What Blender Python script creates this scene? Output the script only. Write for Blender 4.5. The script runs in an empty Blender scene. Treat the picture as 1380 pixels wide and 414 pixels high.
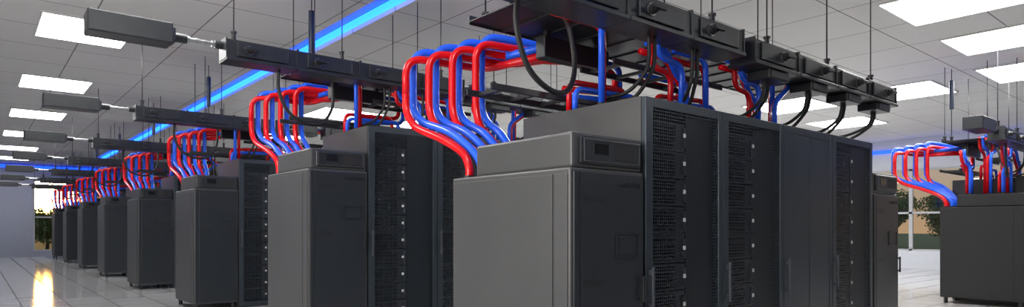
import bpy, bmesh, math, random
from mathutils import Vector, Matrix
random.seed(4)
COL = bpy.context.scene.collection
# ------------------------------------------------------------------ materials
def nt(name):
    m = bpy.data.materials.new(name); m.use_nodes = True
    return m, m.node_tree, m.node_tree.nodes["Principled BSDF"]
def mat(name, col, rough=.5, metal=0., noise=.12, scale=9., spec=.5, coat=0.):
    m, t, b = nt(name)
    N, L = t.nodes, t.links
    tc = N.new('ShaderNodeTexCoord'); nz = N.new('ShaderNodeTexNoise'); nz.inputs['Scale'].default_value = scale
    nz.inputs['Detail'].default_value = 4
    L.new(tc.outputs['Object'], nz.inputs['Vector'])
    cr = N.new('ShaderNodeValToRGB'); L.new(nz.outputs['Fac'], cr.inputs['Fac'])
    cr.color_ramp.elements[0].position = .3; cr.color_ramp.elements[1].position = .7
    cr.color_ramp.elements[0].color = (*[c*(1-noise) for c in col], 1)
    cr.color_ramp.elements[1].color = (*[min(1, c*(1+noise)) for c in col], 1)
    L.new(cr.outputs['Color'], b.inputs['Base Color'])
    b.inputs['Roughness'].default_value = rough; b.inputs['Metallic'].default_value = metal
    b.inputs['Specular IOR Level'].default_value = spec
    b.inputs['Coat Weight'].default_value = coat
    return m
def emis(name, col, s):
    m, t, b = nt(name)
    b.inputs['Base Color'].default_value = (*col, 1)
    b.inputs['Emission Color'].default_value = (*col, 1); b.inputs['Emission Strength'].default_value = s
    return m
def mathn(t, op, a, b=None):
    n = t.nodes.new('ShaderNodeMath'); n.operation = op
    for i, v in enumerate((a, b)):
        if v is None: continue
        if isinstance(v, (int, float)): n.inputs[i].default_value = v
        else: t.links.new(v, n.inputs[i])
    return n.outputs[0]
def gridmat(name, col, line, sx, sy, lw, rough, var=.06, ox=0, oy=0, rrough=None):
    m, t, b = nt(name); N, L = t.nodes, t.links
    tc = N.new('ShaderNodeTexCoord'); sp = N.new('ShaderNodeSeparateXYZ'); L.new(tc.outputs['Object'], sp.inputs[0])
    res = []; cells = []
    for o, s, off in ((sp.outputs[0], sx, ox), (sp.outputs[1], sy, oy)):
        d = mathn(t, 'DIVIDE', mathn(t, 'ADD', o, 100*s+off), s)
        f = mathn(t, 'FRACT', d); cells.append(mathn(t, 'FLOOR', d))
        res.append(mathn(t, 'GREATER_THAN', mathn(t, 'ABSOLUTE', mathn(t, 'SUBTRACT', f, .5)), .5-lw/s/2))
    ln = mathn(t, 'MAXIMUM', res[0], res[1])
    cx = N.new('ShaderNodeCombineXYZ'); L.new(cells[0], cx.inputs[0]); L.new(cells[1], cx.inputs[1])
    wn = N.new('ShaderNodeTexWhiteNoise'); L.new(cx.outputs[0], wn.inputs['Vector'])
    mr = N.new('ShaderNodeMapRange'); mr.inputs['To Min'].default_value = 1-var; mr.inputs['To Max'].default_value = 1+var
    L.new(wn.outputs['Value'], mr.inputs['Value'])
    vm = N.new('ShaderNodeVectorMath'); vm.operation = 'SCALE'; vm.inputs[0].default_value = col
    L.new(mr.outputs[0], vm.inputs['Scale'])
    mx = N.new('ShaderNodeMix'); mx.data_type = 'RGBA'
    L.new(ln, mx.inputs[0]); L.new(vm.outputs[0], mx.inputs[6]); mx.inputs[7].default_value = (*line, 1)
    L.new(mx.outputs[2], b.inputs['Base Color'])
    if rrough is None: b.inputs['Roughness'].default_value = rough
    else:
        L.new(mathn(t, 'ADD', mathn(t, 'MULTIPLY', ln, rrough-rough), rough), b.inputs['Roughness'])
        L.new(mathn(t, 'SUBTRACT', .5, mathn(t, 'MULTIPLY', ln, .40)), b.inputs['Specular IOR Level'])
    return m
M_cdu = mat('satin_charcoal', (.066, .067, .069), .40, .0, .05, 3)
M_cdus = mat('satin_charcoal_shaded', (.050, .051, .053), .42, .0, .05, 3)  # same charcoal, darkened in the colour for the dimmer back rows
M_cdud = mat('satin_charcoal_deep_shade', (.008, .0085, .010), .42, .0, .05, 3)  # far-right block's charcoal, its shade put into the base colour
M_seam = mat('dark_seam', (.016, .016, .017), .6)
M_panel = mat('charcoal_panel_shaded', (.022, .027, .033), .34, .0, .06)  # charcoal front plates, the front's weaker, bluer light put into their colour
M_gloss = mat('black_gloss', (.012, .013, .016), .15)
M_rack = mat('rack_blue_black', (.042, .055, .068), .34, .3, .06, 3)
M_handle = mat('handle_grey', (.08, .09, .105), .35, .4, .04)
M_blank = mat('rack_blank', (.032, .041, .050), .5, .3)
M_server = mat('server_black', (.085, .095, .105), .35, .5)
M_serv2 = mat('server_bay', (.018, .021, .026), .25, .5)
M_black = mat('powder_black', (.018, .019, .021), .42, .2)
M_bus = mat('bus_black', (.030, .033, .037), .34, .3)
M_ring = mat('brushed_ring', (.22, .22, .23), .3, .9)
M_steel = mat('zinc_steel', (.45, .46, .48), .3, .9)
M_red = mat('red_hose', (.70, .003, .008), .26, 0, .05, 9, .4, .15)
M_blue = mat('blue_hose', (.020, .13, .95), .26, 0, .05, 9, .4, .15)
M_cable = mat('black_cable', (.012, .012, .013), .5)
M_tag = mat('white_tag', (.62, .62, .61), .6)
M_print = mat('faint_print', (.008, .008, .010), .4)
M_wall = mat('painted_wall', (.55, .57, .62), .6, 0, .02)
M_fwall = mat('blue_grey_wall', (.30, .32, .40), .6, 0, .02)
M_dwall = mat('dark_painted_wall', (.12, .125, .135), .6, 0, .02)
M_white = mat('white_frame', (.6, .6, .6), .4, 0, .02)
M_frame = mat('window_frame_grey', (.42, .43, .45), .4, 0, .02)
M_cove = mat('cove_paint', (.42, .45, .55), .7, 0, .02)
M_lamp = emis('lamp_diffuser', (1, .985, .96), 18)
M_led = emis('blue_led', (.012, .12, 1), 6)
M_led2 = emis('blue_led_wall', (.008, .075, 1), 2.2)
M_floor = gridmat('floor_tile', (.48, .48, .48), (.05, .05, .05), .6, .6, .024, .10, .08, rrough=.6)
M_ceil = gridmat('ceiling_tile', (.665, .66, .65), (.13, .13, .13), 1.2, 1.2, .015, .8, .03)
M_grass = mat('grass', (.09, .15, .035), .9, 0, .4, .8)
M_road = mat('asphalt', (.14, .14, .15), .8, 0, .15, 2)
M_leaf = mat('leaf', (.13, .19, .040), .7, 0, .6, 3)
M_bark = mat('bark', (.07, .045, .03), .9, 0, .3, 6)
M_sleeve = mat('blue_black', (.012, .02, .05), .3, .3)
def perf():
    m, t, b = nt('perforated_steel'); N, L = t.nodes, t.links
    b.inputs['Base Color'].default_value = (.042, .053, .066, 1); b.inputs['Roughness'].default_value = .35; b.inputs['Metallic'].default_value = .4
    tc = N.new('ShaderNodeTexCoord'); sp = N.new('ShaderNodeSeparateXYZ'); L.new(tc.outputs['Object'], sp.inputs[0])
    k = math.pi/.022
    v = mathn(t, 'ABSOLUTE', mathn(t, 'MULTIPLY', mathn(t, 'SINE', mathn(t, 'MULTIPLY', sp.outputs[0], k)), mathn(t, 'SINE', mathn(t, 'MULTIPLY', sp.outputs[2], k))))
    g = mathn(t, 'GREATER_THAN', v, .26)
    tr = N.new('ShaderNodeBsdfTransparent'); mx = N.new('ShaderNodeMixShader')
    L.new(g, mx.inputs[0]); L.new(b.outputs[0], mx.inputs[1]); L.new(tr.outputs[0], mx.inputs[2])
    L.new(mx.outputs[0], N['Material Output'].inputs[0])
    return m
M_perf = perf()
def glass():
    m, t, b = nt('window_glass'); N, L = t.nodes, t.links
    tr = N.new('ShaderNodeBsdfTransparent'); gl = N.new('ShaderNodeBsdfGlossy'); gl.inputs['Roughness'].default_value = .02
    mx = N.new('ShaderNodeMixShader'); mx.inputs[0].default_value = .06
    L.new(tr.outputs[0], mx.inputs[1]); L.new(gl.outputs[0], mx.inputs[2]); L.new(mx.outputs[0], N['Material Output'].inputs[0])
    return m
M_glass = glass()
# ------------------------------------------------------------------ mesh helpers
def bbox(bm, x0, x1, y0, y1, z0, z1, bev=0., seg=2):
    r = bmesh.ops.create_cube(bm, size=1)
    vs = r['verts']
    for v in vs:
        v.co = Vector((x0 if v.co.x < 0 else x1, y0 if v.co.y < 0 else y1, z0 if v.co.z < 0 else z1))
    if bev > 0:
        es = list({e for v in vs for e in v.link_edges})
        bmesh.ops.bevel(bm, geom=es, offset=bev, segments=seg, affect='EDGES', profile=.5)
def bcyl(bm, p0, p1, r, seg=16, r2=None):
    p0, p1 = Vector(p0), Vector(p1); d = p1-p0
    q = Vector((0, 0, 1)).rotation_difference(d.normalized()).to_matrix().to_4x4()
    bmesh.ops.create_cone(bm, cap_ends=True, segments=seg, radius1=r, radius2=r if r2 is None else r2, depth=d.length,
                          matrix=Matrix.Translation((p0+p1)/2) @ q)
def mesh(name, fn, m, smooth=False):
    bm = bmesh.new(); fn(bm); me = bpy.data.meshes.new(name); bm.to_mesh(me); bm.free()
    me.materials.append(m)
    if smooth: me.shade_smooth()
    return me
def boxes(name, lst, m):
    def f(bm):
        for b in lst: bbox(bm, *b)
    return mesh(name, f, m)
def sample(pts, n=8):
    P = [Vector(p) for p in pts]; P = [P[0]*2-P[1]]+P+[P[-1]*2-P[-2]]; out = []
    for i in range(1, len(P)-2):
        a, b, c, d = P[i-1:i+3]
        for k in range(n):
            t = k/n
            out.append(.5*((2*b)+(-a+c)*t+(2*a-5*b+4*c-d)*t*t+(-a+3*b-3*c+d)*t**3))
    out.append(P[-2]); return out
def rounded(pts, r=.1, n=7):
    P = [Vector(p) for p in pts]; out = [P[0]]
    for i in range(1, len(P)-1):
        a, b, c = P[i-1:i+2]; d1 = (a-b); d2 = (c-b)
        ri = r[i-1] if isinstance(r, (list, tuple)) else r
        rr = min(ri, d1.length*.49, d2.length*.49); s = b+d1.normalized()*rr; e = b+d2.normalized()*rr
        for k in range(n+1):
            t = k/n; out.append(s*(1-t)**2+b*2*t*(1-t)+e*t*t)
    out.append(P[-1]); return out
def tube(name, path, r, m, seg=12):
    vs = []; fs = []
    T = [(path[min(i+1, len(path)-1)]-path[max(i-1, 0)]).normalized() for i in range(len(path))]
    up = Vector((0, 0, 1)) if abs(T[0].z) < .9 else Vector((1, 0, 0))
    n = (up-T[0]*up.dot(T[0])).normalized()
    for i, p in enumerate(path):
        n = (n-T[i]*n.dot(T[i])).normalized(); b = T[i].cross(n)
        for k in range(seg):
            a = 2*math.pi*k/seg; vs.append(p+n*(r*math.cos(a))+b*(r*math.sin(a)))
    for i in range(len(path)-1):
        for k in range(seg):
            k2 = (k+1) % seg
            fs.append((i*seg+k, i*seg+k2, (i+1)*seg+k2, (i+1)*seg+k))
    fs.append(tuple(range(seg))[::-1]); fs.append(tuple((len(path)-1)*seg+k for k in range(seg)))
    me = bpy.data.meshes.new(name); me.from_pydata([tuple(v) for v in vs], [], fs); me.update()
    me.materials.append(m); me.shade_smooth(); return me
def obj(name, me, loc=(0, 0, 0), parent=None, **kw):
    o = bpy.data.objects.new(name, me); o.location = loc; COL.objects.link(o)
    if parent: o.parent = parent
    for k, v in kw.items(): o[k] = v
    return o
class Tpl:
    def __init__(s, name): s.name = name; s.parts = []
    def add(s, name, me, parent=None, loc=(0, 0, 0), label=None):
        s.parts.append((name, me, parent, loc, label)); return len(s.parts)-1
    def put(s, loc, label, category, group=None, scale=None):
        root = obj(s.name, None, loc, label=label, category=category)
        root.empty_display_size = .2
        if scale: root.scale = scale
        if group: root['group'] = group
        os = []
        for n, me, p, l, lab in s.parts:
            o = obj(n, me, l, root if p is None else os[p])
            if lab: o['label'] = lab
            os.append(o)
        return root
def single(name, me, loc, label, category, group=None):
    o = obj(name, me, loc, label=label, category=category)
    if group: o['group'] = group
    return o
def struct(name, me, loc=(0, 0, 0)):
    return obj(name, me, loc, kind='structure')
# ------------------------------------------------------------------ coolant unit
CW, CD = .64, 1.15
def ring_boxes(x0, x1, y0, y1, z0, z1, w):
    return [(x0, x1, y0, y1, z0, z0+w), (x0, x1, y0, y1, z1-w, z1), (x0, x0+w, y0, y1, z0+w, z1-w), (x1-w, x1, y0, y1, z0+w, z1-w)]
def cdu_tpl(S, T, h, MB):
    t = Tpl('coolant_distribution_unit')
    MP = MB if MB is M_cdud else M_panel
    t.add('body', boxes('cdu_body', [(0, CW, 0, CD, .09, S, .014)], MB))
    t.add('upper_housing', boxes('cdu_upper', [(.025, CW-.005, .012, .91, S, T, .016)], MB))
    d = t.add('door', boxes('cdu_door', [(.018, .062, -.012, .0, .12, S-.022, .004), (.068, CW-.018, -.012, .0, .12, S-.022, .005)], MP))
    t.add('hatch', boxes('cdu_hatch', ring_boxes(.37, .57, -.020, -.011, 1.08+h, 1.22+h, .009)+[(.387, .553, -.016, -.011, 1.097+h, 1.203+h, .002)], MP), d)
    for zb in (1.40, .92):
        t.add('vent', boxes('cdu_vent', [(.09, .26, -.0135, -.0115, zb+h+i*.012, zb+h+i*.012+.004) for i in range(4)], M_seam), d)
    t.add('handle', boxes('cdu_handle', [(.585, .603, -.045, -.03, .80+h, .96+h, .005), (.587, .601, -.032, -.01, .81+h, .825+h), (.587, .601, -.032, -.01, .935+h, .95+h)], M_black), d)
    t.add('side_panel', boxes('cdu_side', [(-.006, .0, .142, CD-.025, .13, S-.035, .002)], MB))
    t.add('side_panel', boxes('cdu_side', [(-.006, 0, .02, .128, .13, S-.035, .002)], MB))
    t.add('seam', boxes('cdu_seam', [(-.002, 0.001, .128, .142, .13, S-.035)], M_seam))
    z0, z1 = S+.022, T-.022
    c = t.add('control_panel', boxes('cdu_control', [(.08, CW-.03, -.006, .014, z0, z1, .012, 3)], MP), label='raised charcoal control panel')
    t.add('bezel', boxes('cdu_bezel', ring_boxes(.10, CW-.05, -.012, -.005, z0+.015, z1-.015, .006), MB), c)
    t.add('display_screen', boxes('cdu_screen', [(.18, .31, -.010, -.005, z0+.06, z1-.035, .002)], M_gloss), c)
    t.add('inset_plate', boxes('cdu_inset', [(.36, .54, -.008, -.005, z0+.035, z1-.03, .002)], M_seam), c)
    for x in (.06, CW-.06):
        for y in (.07, CD-.07):
            def ft(bm):
                bcyl(bm, (x, y, 0), (x, y, .1), .03)
            t.add('foot', mesh('cdu_foot', ft, M_black))
    cu = bpy.data.curves.new('txt', 'FONT'); cu.body = 'CoolIT CHx'; cu.size = .042; cu.extrude = .0008
    tmp = bpy.data.objects.new('txt', cu); COL.objects.link(tmp)
    bpy.context.view_layer.update()
    me = bpy.data.meshes.new_from_object(tmp.evaluated_get(bpy.context.evaluated_depsgraph_get()))
    bpy.data.objects.remove(tmp)
    me.transform(Matrix.Translation((.38, -.0135, S-.1)) @ Matrix.Rotation(math.pi/2, 4, 'X'))
    me.materials.clear(); me.materials.append(M_print)
    t.add('printed_logo', me, d, label='faint dark lettering')
    return t
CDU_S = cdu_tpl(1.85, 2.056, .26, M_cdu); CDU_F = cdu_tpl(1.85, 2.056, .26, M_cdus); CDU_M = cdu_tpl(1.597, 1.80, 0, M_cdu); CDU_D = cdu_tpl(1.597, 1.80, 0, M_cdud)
# ------------------------------------------------------------------ rack bays
RW, RD = .865, 1.15
def rack_tpl(H, kind, MB=None):
    t = Tpl('server_rack')
    t.add('body', boxes('rack_body', [(.002, .017, .03, RD, .0, H), (RW-.017, RW-.002, .03, RD, 0, H), (.017, RW-.017, RD-.015, RD, 0, H),
                                     (.017, RW-.017, .03, RD-.015, H-.015, H), (.017, RW-.017, .03, RD-.015, .0, .08)], MB or M_cdu))
    fr = t.add('door_frame', boxes('rack_frame', [(.004, .075, -.008, .03, .02, H-.004, .005), (RW-.055, RW-.004, -.008, .03, .02, H-.004, .005),
                                            (.075, RW-.055, -.006, .028, H-.065, H-.004, .003), (.075, RW-.055, -.006, .028, .02, .09, .003)], M_rack))
    hz = .68 if H < 2.2 else .90
    t.add('handle', boxes('rack_handle', [(.028, .05, -.045, -.03, hz+.05, hz+.33, .005), (.030, .048, -.032, -.006, hz+.07, hz+.10), (.030, .048, -.032, -.006, hz+.28, hz+.31)], M_handle), fr)
    if kind == 'mesh':
        t.add('perforated_door', boxes('rack_perf', [(.075, RW-.055, .004, .006, .09, H-.065)], M_perf))
        t.add('blank_panel', boxes('rack_blank', [(.50, RW-.05, .05, .06, .09, H-.07)], M_blank))
        n = int((H-.2)/.186)
        def sv(bm):
            bbox(bm, .08, .49, .05, .5, 0, .172, .003, 1)
        def sb(bm):
            for i in range(5):
                for j in range(4):
                    bbox(bm, .10+i*.055, .146+i*.055, .034, .05, .012+j*.039, .042+j*.039, .003, 1)
        ms, mb = mesh('server', sv, M_server), mesh('drive_bays', sb, M_serv2)
        mh = boxes('server_handle', [(.45, .475, .03, .05, .02, .15, .003, 1)], M_server)
        mt = boxes('tag', [(.407, .433, .0, .003, .079, .105)], M_tag)
        for i in range(n):
            z = .1+i*.186
            s = t.add('server', ms, None, (0, 0, z)); t.add('drive_bay', mb, s); t.add('handle', mh, s)
            t.add('label_tag', mt, s, label='small white paper tag')
    else:
        t.add('door', boxes('rack_door', [(.078, .44, -.004, .02, .094, H-.068, .004)], M_rack), label='plain solid steel door')
        t.add('door', boxes('rack_door', [(.446, RW-.058, -.004, .02, .094, H-.068, .004)], M_rack), label='plain solid steel door')
    return t
HS, HM = 2.34, 2.08
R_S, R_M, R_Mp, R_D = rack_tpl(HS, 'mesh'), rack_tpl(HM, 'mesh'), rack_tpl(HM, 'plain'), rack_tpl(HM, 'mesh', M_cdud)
# ------------------------------------------------------------------ busway
def bus_tpl():
    t = Tpl('overhead_busway')
    tp = .20
    def knob(bm):
        bcyl(bm, (0, -.035, 0), (0, .0, 0), .034, 20); bcyl(bm, (0, -.06, 0), (0, -.035, 0), .022, 16)
        bbox(bm, -.065, .065, -.08, -.055, -.014, .014, .004, 1)
    mk = mesh('knob', knob, M_black)
    ring = mesh('knob_ring', lambda bm: bcyl(bm, (0, -.012, 0), (0, -.002, 0), .044, 20), M_ring)
    def sect(L):
        return boxes('section', [(0.004, L-.004, .10, .30, .03, tp, .006), (.004, L-.004, .075, .33, 0.0, .03, .004), (.0, .012, .09, .31, .02, tp+.012), (L-.012, L, .09, .31, .02, tp+.012),
                                 (.10, L-.10, .080, .1, .045, tp-.02, .005)], M_bus)
    s1, s2 = sect(.68), sect(.72)
    for i in range(4):
        x = -.75+i*.68; s = t.add('housing_section', s1, None, (x, 0, 0))
        t.add('tap_knob', mk, s, (.21, .080, .11)); t.add('knob_ring', ring, s, (.21, .081, .11))
    box = boxes('tap_box', [(.24, .56, .10, .30, -.075, .0, .008), (.26, .54, .09, .10, -.065, -.01, .003)], M_bus)
    for i in range(4):
        x = 2.12+i*.72; s = t.add('housing_section', s2, None, (x, 0, -.02))
        t.add('tap_knob', mk, s, (.42, .080, .11)); t.add('knob_ring', ring, s, (.42, .081, .11))
        t.add('tap_box', box, s)
    t.add('junction_box', boxes('jbox', [(-1.83, -1.19, .09, .34, .065, .25, .012), (-1.21, -1.16, .14, .30, .09, .225, .01)], M_bus), label='large black rectangular end box')
    def con(bm, x0, x1):
        bcyl(bm, (x0, .2, .15), (x1, .2, .15), .020)
        n = int((x1-x0)/.06)
        for i in range(n):
            x = x0+(i+.5)*(x1-x0)/n; bcyl(bm, (x-.012, .2, .15), (x+.012, .2, .15), .025 if i % 3 else .030, 12)
    t.add('connector', mesh('con', lambda bm: con(bm, -1.08, -.80), M_steel), label='silver ribbed connector')
    t.add('connector', mesh('con', lambda bm: con(bm, 1.96, 2.13), M_steel), label='silver ribbed connector')
    t.add('coupling', mesh('coup', lambda bm: bcyl(bm, (-1.17, .2, .15), (-1.06, .2, .15), .042), M_bus))
    t.add('coupling', mesh('coup', lambda bm: bcyl(bm, (-.82, .2, .15), (-.74, .2, .15), .038), M_bus))
    return t
BUS = bus_tpl()
def tray_solid(L, W, h=.05):
    t = Tpl('cable_tray')
    t.add('pan', boxes('pan', [(0, L, .012, W-.012, 0, .008)]+[(x*.3, x*.3+.03, .012, W-.012, -.012, 0) for x in range(1, int(L/.3))], M_black))
    t.add('side_rail', boxes('rail', [(0, L, 0, .012, -.015, h, .002, 1)], M_bus)); t.add('side_rail', boxes('rail', [(0, L, W-.012, W, -.015, h, .002, 1)], M_bus))
    t.add('manifold_bar', boxes('manifold', [(.50, 1.20, .36, .46, -.21, -.05, .008)], M_bus), label='black manifold bar slung under the tray')
    for x in (.55, 1.1): t.add('bracket', boxes('brk', [(x, x+.03, .39, .43, -.07, .0)], M_black))
    return t
def tray_ladder(L, W, h=.045):
    t = Tpl('ladder_rack')
    t.add('side_rail', boxes('rail', [(0, L, 0, .02, 0, h, .003, 1)], M_bus)); t.add('side_rail', boxes('rail', [(0, L, W-.02, W, 0, h, .003, 1)], M_bus))
    rg = boxes('rung', [(0, .03, .02, W-.02, .008, .03)], M_black)
    for i in range(int((L-.1)/.3)): t.add('rung', rg, None, (.1+i*.3, 0, 0))
    return t
TR1, TR2, TR3 = tray_solid(4.4, .62), tray_ladder(1.4, .35), tray_ladder(4.2, .3)
TR1s, TR3s = tray_solid(2.2, .62), tray_ladder(1.9, .3)
def rod_tpl(z1, sleeve=None):
    t = Tpl('hanging_rod')
    t.add('threaded_rod', mesh('rod', lambda bm: bcyl(bm, (0, 0, 0), (0, 0, z1), .006, 8), M_black, True))
    t.add('coupling', mesh('rodc', lambda bm: (bcyl(bm, (0, 0, 0), (0, 0, .02), .035), bcyl(bm, (0, 0, .02), (0, 0, .085), .022), bcyl(bm, (0, 0, .085), (0, 0, .1), .03)), M_black))
    if sleeve: t.add('sleeve', mesh('sleeve', lambda bm: bcyl(bm, (0, 0, sleeve[0]), (0, 0, sleeve[1]), .035, 16), M_sleeve), label='thick blue-black tubular sleeve')
    return t
CEIL = 4.0
_rods = {}
def rod(x, y, z0, sleeve=None):
    key = (round(z0, 3), sleeve)
    if key not in _rods: _rods[key] = rod_tpl(CEIL-z0, (sleeve[0]-z0, sleeve[1]-z0) if sleeve else None)
    _rods[key].put((x, y, z0), 'thin black threaded rod with coupling hanging from ceiling' if not sleeve else 'black threaded rod with thick dark blue sleeve', 'hanging rod', 'threaded hanger rods')
_cache = {}
def tobj(key, path, r, m, loc, name, label, category, group, fit=None):
    if key not in _cache:
        _cache[key] = tube(name, path, r, m)
    o = single(name, _cache[key], loc, label, category, group)
    if fit:
        for i, f in enumerate(fit):
            k2 = (key, 'f', i)
            if k2 not in _cache:
                p = Vector(f)
                _cache[k2] = mesh('fitting', lambda bm: bcyl(bm, p, p+Vector((0, 0, .022)), r*1.3, 14), M_black)
            obj('fitting', _cache[k2], (0, 0, 0), o)['label'] = 'black collar fitting'
def row(x0, y0, zo, bays, kinds=None, endcdu=False, dark=False):
    main = zo < 0
    sh = (1.597 if main else 1.85)-zo
    rt = (HM if main else HS)-zo
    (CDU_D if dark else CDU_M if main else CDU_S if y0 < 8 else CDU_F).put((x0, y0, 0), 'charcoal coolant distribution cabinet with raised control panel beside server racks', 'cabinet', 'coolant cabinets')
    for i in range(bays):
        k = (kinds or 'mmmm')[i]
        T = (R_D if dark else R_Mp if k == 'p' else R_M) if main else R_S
        T.put((x0+CW+.01+i*RW, y0, 0), 'tall black server rack with perforated steel door' if k == 'm' else 'tall black rack with plain solid doors', 'server rack', 'server racks')
    if endcdu: CDU_M.put((x0+CW+.02+bays*RW, y0, 0), 'charcoal coolant cabinet closing the end of the rack row', 'cabinet', 'coolant cabinets')
    BUS.put((x0, y0, 2.82+zo), 'black overhead power busway with round tap knobs', 'busway', 'overhead busways')
    full = bays >= 3
    (TR1 if full else TR1s).put((x0+.15, y0+.55, 2.975+zo), 'black solid-bottom cable tray hanging above racks', 'cable tray', 'cable trays')
    TR2.put((x0+1.0, y0+.55, 2.70+zo), 'black ladder rack hanging above racks', 'cable tray', 'ladder racks')
    (TR3 if full else TR3s).put((x0+.15, y0+.9, 2.46+zo), 'black ladder rack just above rack tops', 'cable tray', 'ladder racks')
    us = [-.65, .45, 1.7, 2.5, 3.6, 4.6] if full else [-.65, .45, 1.7]
    for u in us: rod(x0+u, y0+.2, 3.0+zo if u > 2 else 3.02+zo)
    for u in ([.3, 1.6, 3.0, 4.4] if full else [.3, 1.6]):
        rod(x0+u, y0+.56, 2.975+zo)
        rod(x0+u, y0+1.164, 2.975+zo)
    rod(x0+.5, y0+1.12, 2.983+zo, (3.3, 3.8))
    L = (x0, y0, zo)
    S = sh
    for k in range(4):
        for c, (nm, m, du, dv) in enumerate((('red', M_red, 0, 0), ('blue', M_blue, .098, .055))):
            u = .05+.13*k+du; v = 1.86-.13*k+dv; top = 2.85+.035*k+.085*c; b = .10+.108*k+(.055 if c else 0)
            e = 1.02 if c else 1.09
            lr = lambda f, z, g=None: (b+(u-b)*f, e+(v-e)*(g if g is not None else f), z)
            p1 = sample([(b, e, S), (b, e, S+.08), lr(.06, S+.19, .10), lr(.35, S+.31+.05*c, .42), lr(.82, S+.43+.05*c), lr(.98, S+.56+.03*c), (u, v, S+.70), (u, v, top-.3)], 6)
            p2 = rounded([(u, v, top-.3), (u, v, top), (u+.64-.05*c, v-.19, top-.03), (u+.68-.06*c, 1.0, 2.805 if not c else 2.885)], [.20, .16], 10)
            tobj(('riser', main, k, c), p1[:-1]+p2, .030, m, L, 'coolant_hose', 'glossy %s coolant hose arching up from the coolant cabinet' % nm, 'hose', 'coolant hoses', [(b, e, S)])
    def H(key, pts, m_i, r=.023, rad=.1, fit=False, lab='looping above the racks'):
        nm, m = (('blue', M_blue), ('red', M_red))[m_i]
        tobj((key, main), rounded(pts, rad), r, m, L, 'coolant_hose', 'glossy %s coolant hose %s' % (nm, lab), 'hose', 'coolant hoses', [pts[-1]] if fit else None)
    for c in (0, 1):
        o = c*.06
        H(('loop', c), [(1.34, .96, 2.88-o), (1.40, 1.12, 2.90-o), (1.72-o, 1.12, 2.90-o), (1.72-o, 1.12, 2.60+o), (1.05, 1.12, 2.56+o)], c, .026, .09)
        H(('run', full, c), [(.1, .526, 3.005-.05*c), (3.9 if full else 2.2, .526, 3.005-.05*c)], c, lab='running along the cable tray edge')
        H(('low', c), [(.75, .70+.06*c, rt), (.75, .70+.06*c, rt+.17+.06*c), (1.42-.06*c, .70+.06*c, rt+.19+.06*c), (1.42-.06*c, .70+.06*c, rt)], c, .022, .08, True, 'bridging two fittings on rack tops')
        if full:
            H(('loopb', c), [(2.0, 1.12, 2.88-o), (2.62-o, 1.12, 2.88-o), (2.62-o, 1.12, 2.62+o), (2.1, 1.12, 2.56+o)], c, .024, .09)
            H(('lowb', c), [(1.75, .70+.06*c, rt), (1.75, .70+.06*c, rt+.2+.06*c), (2.5-.06*c, .70+.06*c, rt+.24+.06*c), (2.5-.06*c, .70+.06*c, rt)], c, .022, .08, True, 'bridging two fittings on rack tops')
    drops = [(.72, 0, .42), (1.55, 1, .42), (1.95, 0, .42), (2.6, 1, .42), (3.0, 0, .42), (1.2, 2, .30), (2.3, 2, .30), (2.85, 3, .30)] if full else [(.72, 0, .42), (1.55, 1, .42)]
    for j, (u, typ, v0) in enumerate(drops):
        for c in (0, 1):
            du = c*.075; tz = 2.96-.05*(j % 3)-.05*c; vv = v0+.055*c
            if typ == 0: pts = [(u-.42, vv, tz), (u+du, vv, tz), (u+du, vv, rt)]
            elif typ == 1: pts = [(u-.35, vv, tz-.05), (u-.12+du, vv, tz-.05), (u+du, vv, 2.68), (u+.14+du, vv, 2.62-c*.05), (u+.14+du, vv, rt)]
            elif typ == 2:
                vv += .02; pts = [(u, vv, 2.99), (u, vv, 2.74-.06*c), (u+.30-.06*c, vv, 2.72-.06*c), (u+.30-.06*c, vv+.02, rt)]
            else:
                vv += .02; pts = [(u+.3+du, vv, 2.99), (u+.28+du, vv, 2.80), (u+du, vv, 2.62), (u+du, vv, rt)]
            H(('drop', j, c), pts, c, .023, .10, True, 'dropping onto a rack top')
    if dark:
        rc = 1.80-zo
        for j, (u, v, t_) in enumerate([(.12, .75, 2.62), (.25, .5, 2.78), (.40, .8, 2.52), (.50, .35, 2.70), (.33, .25, 2.6), (.08, .3, 2.5), (.52, .6, 2.85)]):
            for c in (0, 1):
                s = 1 if j % 2 else -1
                H(('dk', j, c), [(u+.05*c+s*.32, v+.06*c, t_+.16), (u+.05*c+s*.28, v+.06*c, t_-.03*c), (u+.05*c, v+.06*c, t_-.06-.05*c), (u+.05*c, v+.06*c, rc)], c, .022, .09, True, 'dropping onto the coolant cabinet')
    path = sample([(-.22, .2, 2.82), (-.22, .2, 2.62), (-.12, .21, 2.42), (.08, .24, 2.33), (.28, .3, 2.37), (.42, .38, 2.55), (.46, .46, 2.8), (.48, .56, 2.97)], 8)
    tobj(('pc0', main), path, .017, M_cable, L, 'power_cable', 'thick black power cable sagging in a loop from the busway', 'cable', 'power cables')
    cs = [(.95, .85), (1.45, 1.55), (2.46, 2.30), (3.20, 3.00), (3.92, 3.66), (4.64, 4.02)] if full else [(.95, .85), (1.45, 1.55)]
    for j, (a, b) in enumerate(cs):
        for q in range(2):
            w = q*.06
            path = sample([(a+w, .2, 2.82 if a < 2 else 2.73), (a+w+.01, .21, 2.66), (a+w+(b-a)*.12, .23, 2.56), (a+w+(b-a)*.6, .33, 2.45-w*.6), (b+w, .48, 2.42), (b+w, .56, rt+.05), (b+w, .57, rt)], 7)
            tobj(('pc', main, j, q), path, .014, M_cable, L, 'power_cable', 'black power cable drooping from busway to rack top', 'cable', 'power cables')
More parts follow.
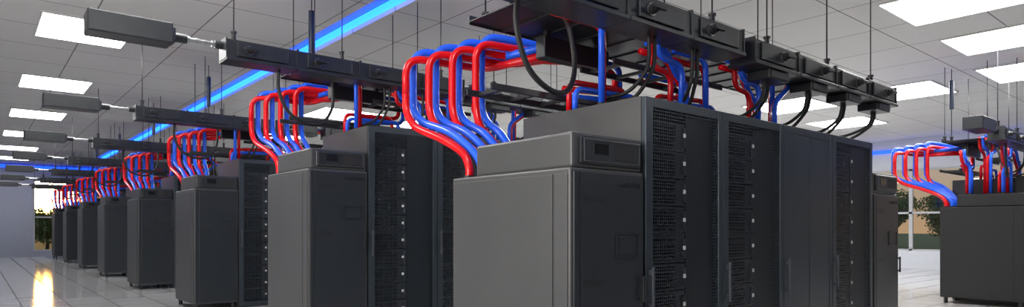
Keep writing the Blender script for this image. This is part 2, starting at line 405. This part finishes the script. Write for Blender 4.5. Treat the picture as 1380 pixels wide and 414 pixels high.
    for j, (b, d_) in enumerate([(1.5, .2), (2.62, .3), (2.72, .34), (2.82, .38), (3.2, .34), (3.32, .34), (3.78, .22)] if full else [(1.5, .2)]):
        vv = .80+.05*(j % 3); hh = d_*.62
        path = sample([(b, vv, rt), (b+.02, vv, rt+hh*.6), (b+d_/2, vv, rt+hh), (b+d_-.02, vv, rt+hh*.6), (b+d_, vv, rt)], 7)
        tobj(('arch', main, j), path, .014, M_cable, L, 'power_cable', 'short black cable arching over a rack top', 'cable', 'power cables')
row(2.55, 2.54, -.26, 4, 'mmpm', endcdu=True)
row(2.55, 6.19, 0, 4)
for y in (10.5, 14.8, 19.1, 23.4, 27.7, 32.0): row(2.55, y, 0, 2)
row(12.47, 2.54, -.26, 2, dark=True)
# ------------------------------------------------------------------ room
X0, X1, Y0, Y1 = -7.0, 22.0, -6.0, 34.5
struct('floor', boxes('floor', [(X0-.2, X1+.2, Y0, Y1+.2, -.2, 0)], M_floor))
struct('ceiling', boxes('ceiling', [(X0, 3.72, Y0, Y1, CEIL, CEIL+.1), (4.1, X1, Y0, Y1, CEIL, CEIL+.1)], M_ceil))
struct('trim_1', boxes('cove', [(3.66, 4.16, Y0, Y1, CEIL+.18, CEIL+.24), (3.66, 3.72, Y0, Y1, CEIL+.1, CEIL+.2), (4.1, 4.16, Y0, Y1, CEIL+.1, CEIL+.2)], M_cove))
single('led_strip', boxes('led', [(4.05, 4.1, Y0, Y1, CEIL+.06, CEIL+.14)], M_led), (0, 0, 0), 'glowing blue light strip recessed in a ceiling cove', 'light strip')
single('led_strip', boxes('led', [(X0+.1, X1-.1, Y1-.06, Y1-.002, 3.80, 3.92)], M_led2), (0, 0, 0), 'glowing blue light strip along the top of the far wall', 'light strip')
single('led_strip', boxes('led', [(X1-.06, X1-.002, Y0, Y1-.1, 3.58, 3.68)], M_led2), (0, 0, 0), 'glowing blue light strip along the top of the window wall', 'light strip')
struct('wall_back', boxes('wb', [(X0, X1, Y0-.15, Y0, 0, CEIL+.1)], M_dwall))
struct('wall_left', boxes('wl', [(X0-.15, X0, Y0-.15, Y1+.2, 0, CEIL+.1)], M_wall))
struct('wall_far', boxes('wf', [(X0, 2.0, Y1, Y1+.2, 0, CEIL+.1), (2.0, X1, Y1, Y1+.2, 3.3, CEIL+.1), (2.0, X1, Y1, Y1+.2, 0, .25)], M_fwall))
struct('wall_right', boxes('wr', [(X1, X1+.2, Y0, Y1+.2, 3.05, CEIL+.1), (X1, X1+.2, Y0, Y1+.2, 0, .55)], M_wall))
n = 1
def window(a, b, z0, z1, axis):
    global n
    fr = .05
    def bx(p, q, r, s):
        return (p, q, Y1+.05, Y1+.13, r, s) if axis == 'x' else (X1+.05, X1+.13, p, q, r, s)
    lst = [bx(a, a+fr, z0, z1), bx(b-fr, b, z0, z1), bx(a, b, z0, z0+fr), bx(a, b, z1-fr, z1), bx(a, b, 1.68, 1.74)]
    w = struct('window_%d' % n, boxes('window', lst, M_frame)); n += 1
    g = (a+fr, b-fr, Y1+.085, Y1+.09, z0+fr, z1-fr) if axis == 'x' else (X1+.085, X1+.09, a+fr, b-fr, z0+fr, z1-fr)
    obj('glass_pane', boxes('pane', [g], M_glass), (0, 0, 0), w)
x = 2.0
while x < X1-.5: window(x, min(x+2.5, X1), .25, 3.3, 'x'); x += 2.5
y = Y0+1.3-2
while y < Y1-.5:
    window(max(y, Y0), min(y+2.0, Y1), .55, 3.05, 'y'); y += 2.0
LT = Tpl('ceiling_light')
LT.add('frame', boxes('lf', [(-.62, .62, -.67, -.64, -.02, 0), (-.62, .62, .64, .67, -.02, 0), (-.62, -.59, -.64, .64, -.02, 0), (.59, .62, -.64, .64, -.02, 0)], M_white))
LT.add('diffuser', boxes('ld', [(-.59, .59, -.64, .64, -.012, 0)], M_lamp))
for p in [(1.2, 10.7), (1.2, 15.0), (1.2, 19.3), (1.2, 23.6), (1.2, 27.9), (1.2, 32.0), (1.2, 6.4), (1.2, 2.1), (6.4, 6.0), (8.0, -1.5),  # last panel on this line is unseen, added to brighten the rack fronts
          (9.15, 2.58), (11.45, 2.6), (14.1, 2.7), (14.4, 4.9), (14.1, 7.1), (17.5, 7.3), (6.9, 14.6), (9.3, 14.6), (12.5, 10.2), (15.5, 10.2), (18.5, 10.2), (14, 14.6),
          (6.9, 19.3), (9.3, 23.6)]:
    LT.put((p[0], p[1], CEIL), 'square white recessed ceiling light panel', 'ceiling light', 'ceiling light panels', (.88, 1, 1) if p[0] < 3 else (1.05, .92, 1) if p[1] < 2.69 else (1.3, 1.1, 1))
# ------------------------------------------------------------------ outside
single('lawn', boxes('lawn', [(24, 200, -80, 200, -.5, -.4), (-60, 24, 36, 200, -.5, -.4)], M_grass), (0, 0, 0), 'flat green lawn outside the windows', 'grass')
single('road', boxes('road', [(30, 44, -80, 120, -.4, -.38)], M_road), (0, 0, 0), 'grey asphalt road outside the windows', 'road')
def tree_mesh():
    vs, fs = [], []
    blobs = []
    for i in range(14):
        a = random.uniform(0, 6.28); r = random.uniform(.2, 1.9)
        blobs.append((Vector((r*math.cos(a), r*math.sin(a), random.uniform(1.4, 4.8))), random.uniform(.6, 1.15)))
    for i in range(5200):
        c, s = random.choice(blobs)
        d = Vector([random.gauss(0, 1) for _ in range(3)]).normalized()
        p = c+d*s*random.uniform(.6, 1.12)
        n1 = Vector([random.gauss(0, 1) for _ in range(3)]).normalized(); n2 = n1.orthogonal().normalized()*random.uniform(.08, .15); n1 = n1*random.uniform(.08, .16)
        k = len(vs); vs += [tuple(p-n1), tuple(p+n2), tuple(p+n1), tuple(p-n2)]; fs.append((k, k+1, k+2, k+3))
    me = bpy.data.meshes.new('foliage'); me.from_pydata(vs, [], fs); me.update(); me.materials.append(M_leaf); return me
TT = Tpl('tree')
TT.add('foliage', tree_mesh())
def tk(bm):
    bcyl(bm, (0, 0, 0), (0, 0, 2.6), .22, 10, .12)
    for a in (0, 2, 4): bcyl(bm, (0, 0, 1.8), (.8*math.cos(a), .8*math.sin(a), 3.0), .1, 8, .05)
TT.add('trunk', mesh('trunk', tk, M_bark))
for p in [(60, 17.5, .85), (61, 22, .8), (58, 27, .8), (60, 12, .9), (70, 25, 1), (62, 6, .9), (.6, 52, .58), (3.6, 50, .52), (6.5, 52, .6), (10, 53, .7), (-3, 56, .8), (14, 56, .8), (19, 58, .9), (25, 60, 1), (3.2, 58, .50)]:
    TT.put((p[0], p[1], -.4), 'leafy green tree standing on the lawn', 'tree', 'trees outside', (p[2],)*3)
# ------------------------------------------------------------------ world / lights
w = bpy.data.worlds.new('World'); bpy.context.scene.world = w; w.use_nodes = True
T = w.node_tree; N, L = T.nodes, T.links
tc = N.new('ShaderNodeTexCoord'); sp = N.new('ShaderNodeSeparateXYZ'); L.new(tc.outputs['Generated'], sp.inputs[0])
cr = N.new('ShaderNodeValToRGB'); L.new(sp.outputs[2], cr.inputs[0])
e = cr.color_ramp.elements
e[0].position = 0; e[0].color = (.80, .52, .28, 1); e[1].position = .5; e[1].color = (.30, .44, .68, 1)
x_ = cr.color_ramp.elements.new(.10); x_.color = (.70, .60, .48, 1)
sd = Vector((.0690, .9965, .0485)).normalized()
dt = N.new('ShaderNodeVectorMath'); dt.operation = 'DOT_PRODUCT'; L.new(tc.outputs['Generated'], dt.inputs[0]); dt.inputs[1].default_value = sd
c0 = mathn(T, 'MAXIMUM', dt.outputs['Value'], 0.)
g1 = mathn(T, 'MULTIPLY', mathn(T, 'POWER', c0, 250.), 2.2)
g2 = mathn(T, 'MULTIPLY', mathn(T, 'POWER', c0, 5000.), 1500.)
gs = mathn(T, 'ADD', g1, g2)
vs = N.new('ShaderNodeVectorMath'); vs.operation = 'SCALE'; vs.inputs[0].default_value = (1, .46, .10); L.new(gs, vs.inputs['Scale'])
ad = N.new('ShaderNodeVectorMath'); ad.operation = 'ADD'; L.new(cr.outputs[0], ad.inputs[0]); L.new(vs.outputs[0], ad.inputs[1])
L.new(ad.outputs[0], N['Background'].inputs[0]); N['Background'].inputs[1].default_value = .6
def area(name, loc, rot, sx, sy, e, col=(1, 1, 1)):
    l = bpy.data.lights.new(name, 'AREA'); l.shape = 'RECTANGLE'; l.size = sx; l.size_y = sy; l.energy = e; l.color = col
    o = bpy.data.objects.new(name, l); o.location = loc; o.rotation_euler = rot; COL.objects.link(o)
area('fill_side', (-4.0, 3.2, 2.2), (0, math.radians(-90), 0), 2.6, 6, 410, (1, .96, .91))  # added fill lamp inside the room, brightens the cabinets' left sides
# ------------------------------------------------------------------ camera
cam = bpy.data.cameras.new('camera'); cam.lens = 868/1380*36; cam.sensor_width = 36; cam.shift_y = 100/1380; cam.clip_end = 400
co = bpy.data.objects.new('camera', cam); co.location = (0, 0, 1.256); co.rotation_euler = (math.pi/2, 0, -math.atan2(.642, .767)); COL.objects.link(co)
sc = bpy.context.scene; sc.camera = co
sc.view_settings.view_transform = 'Standard'
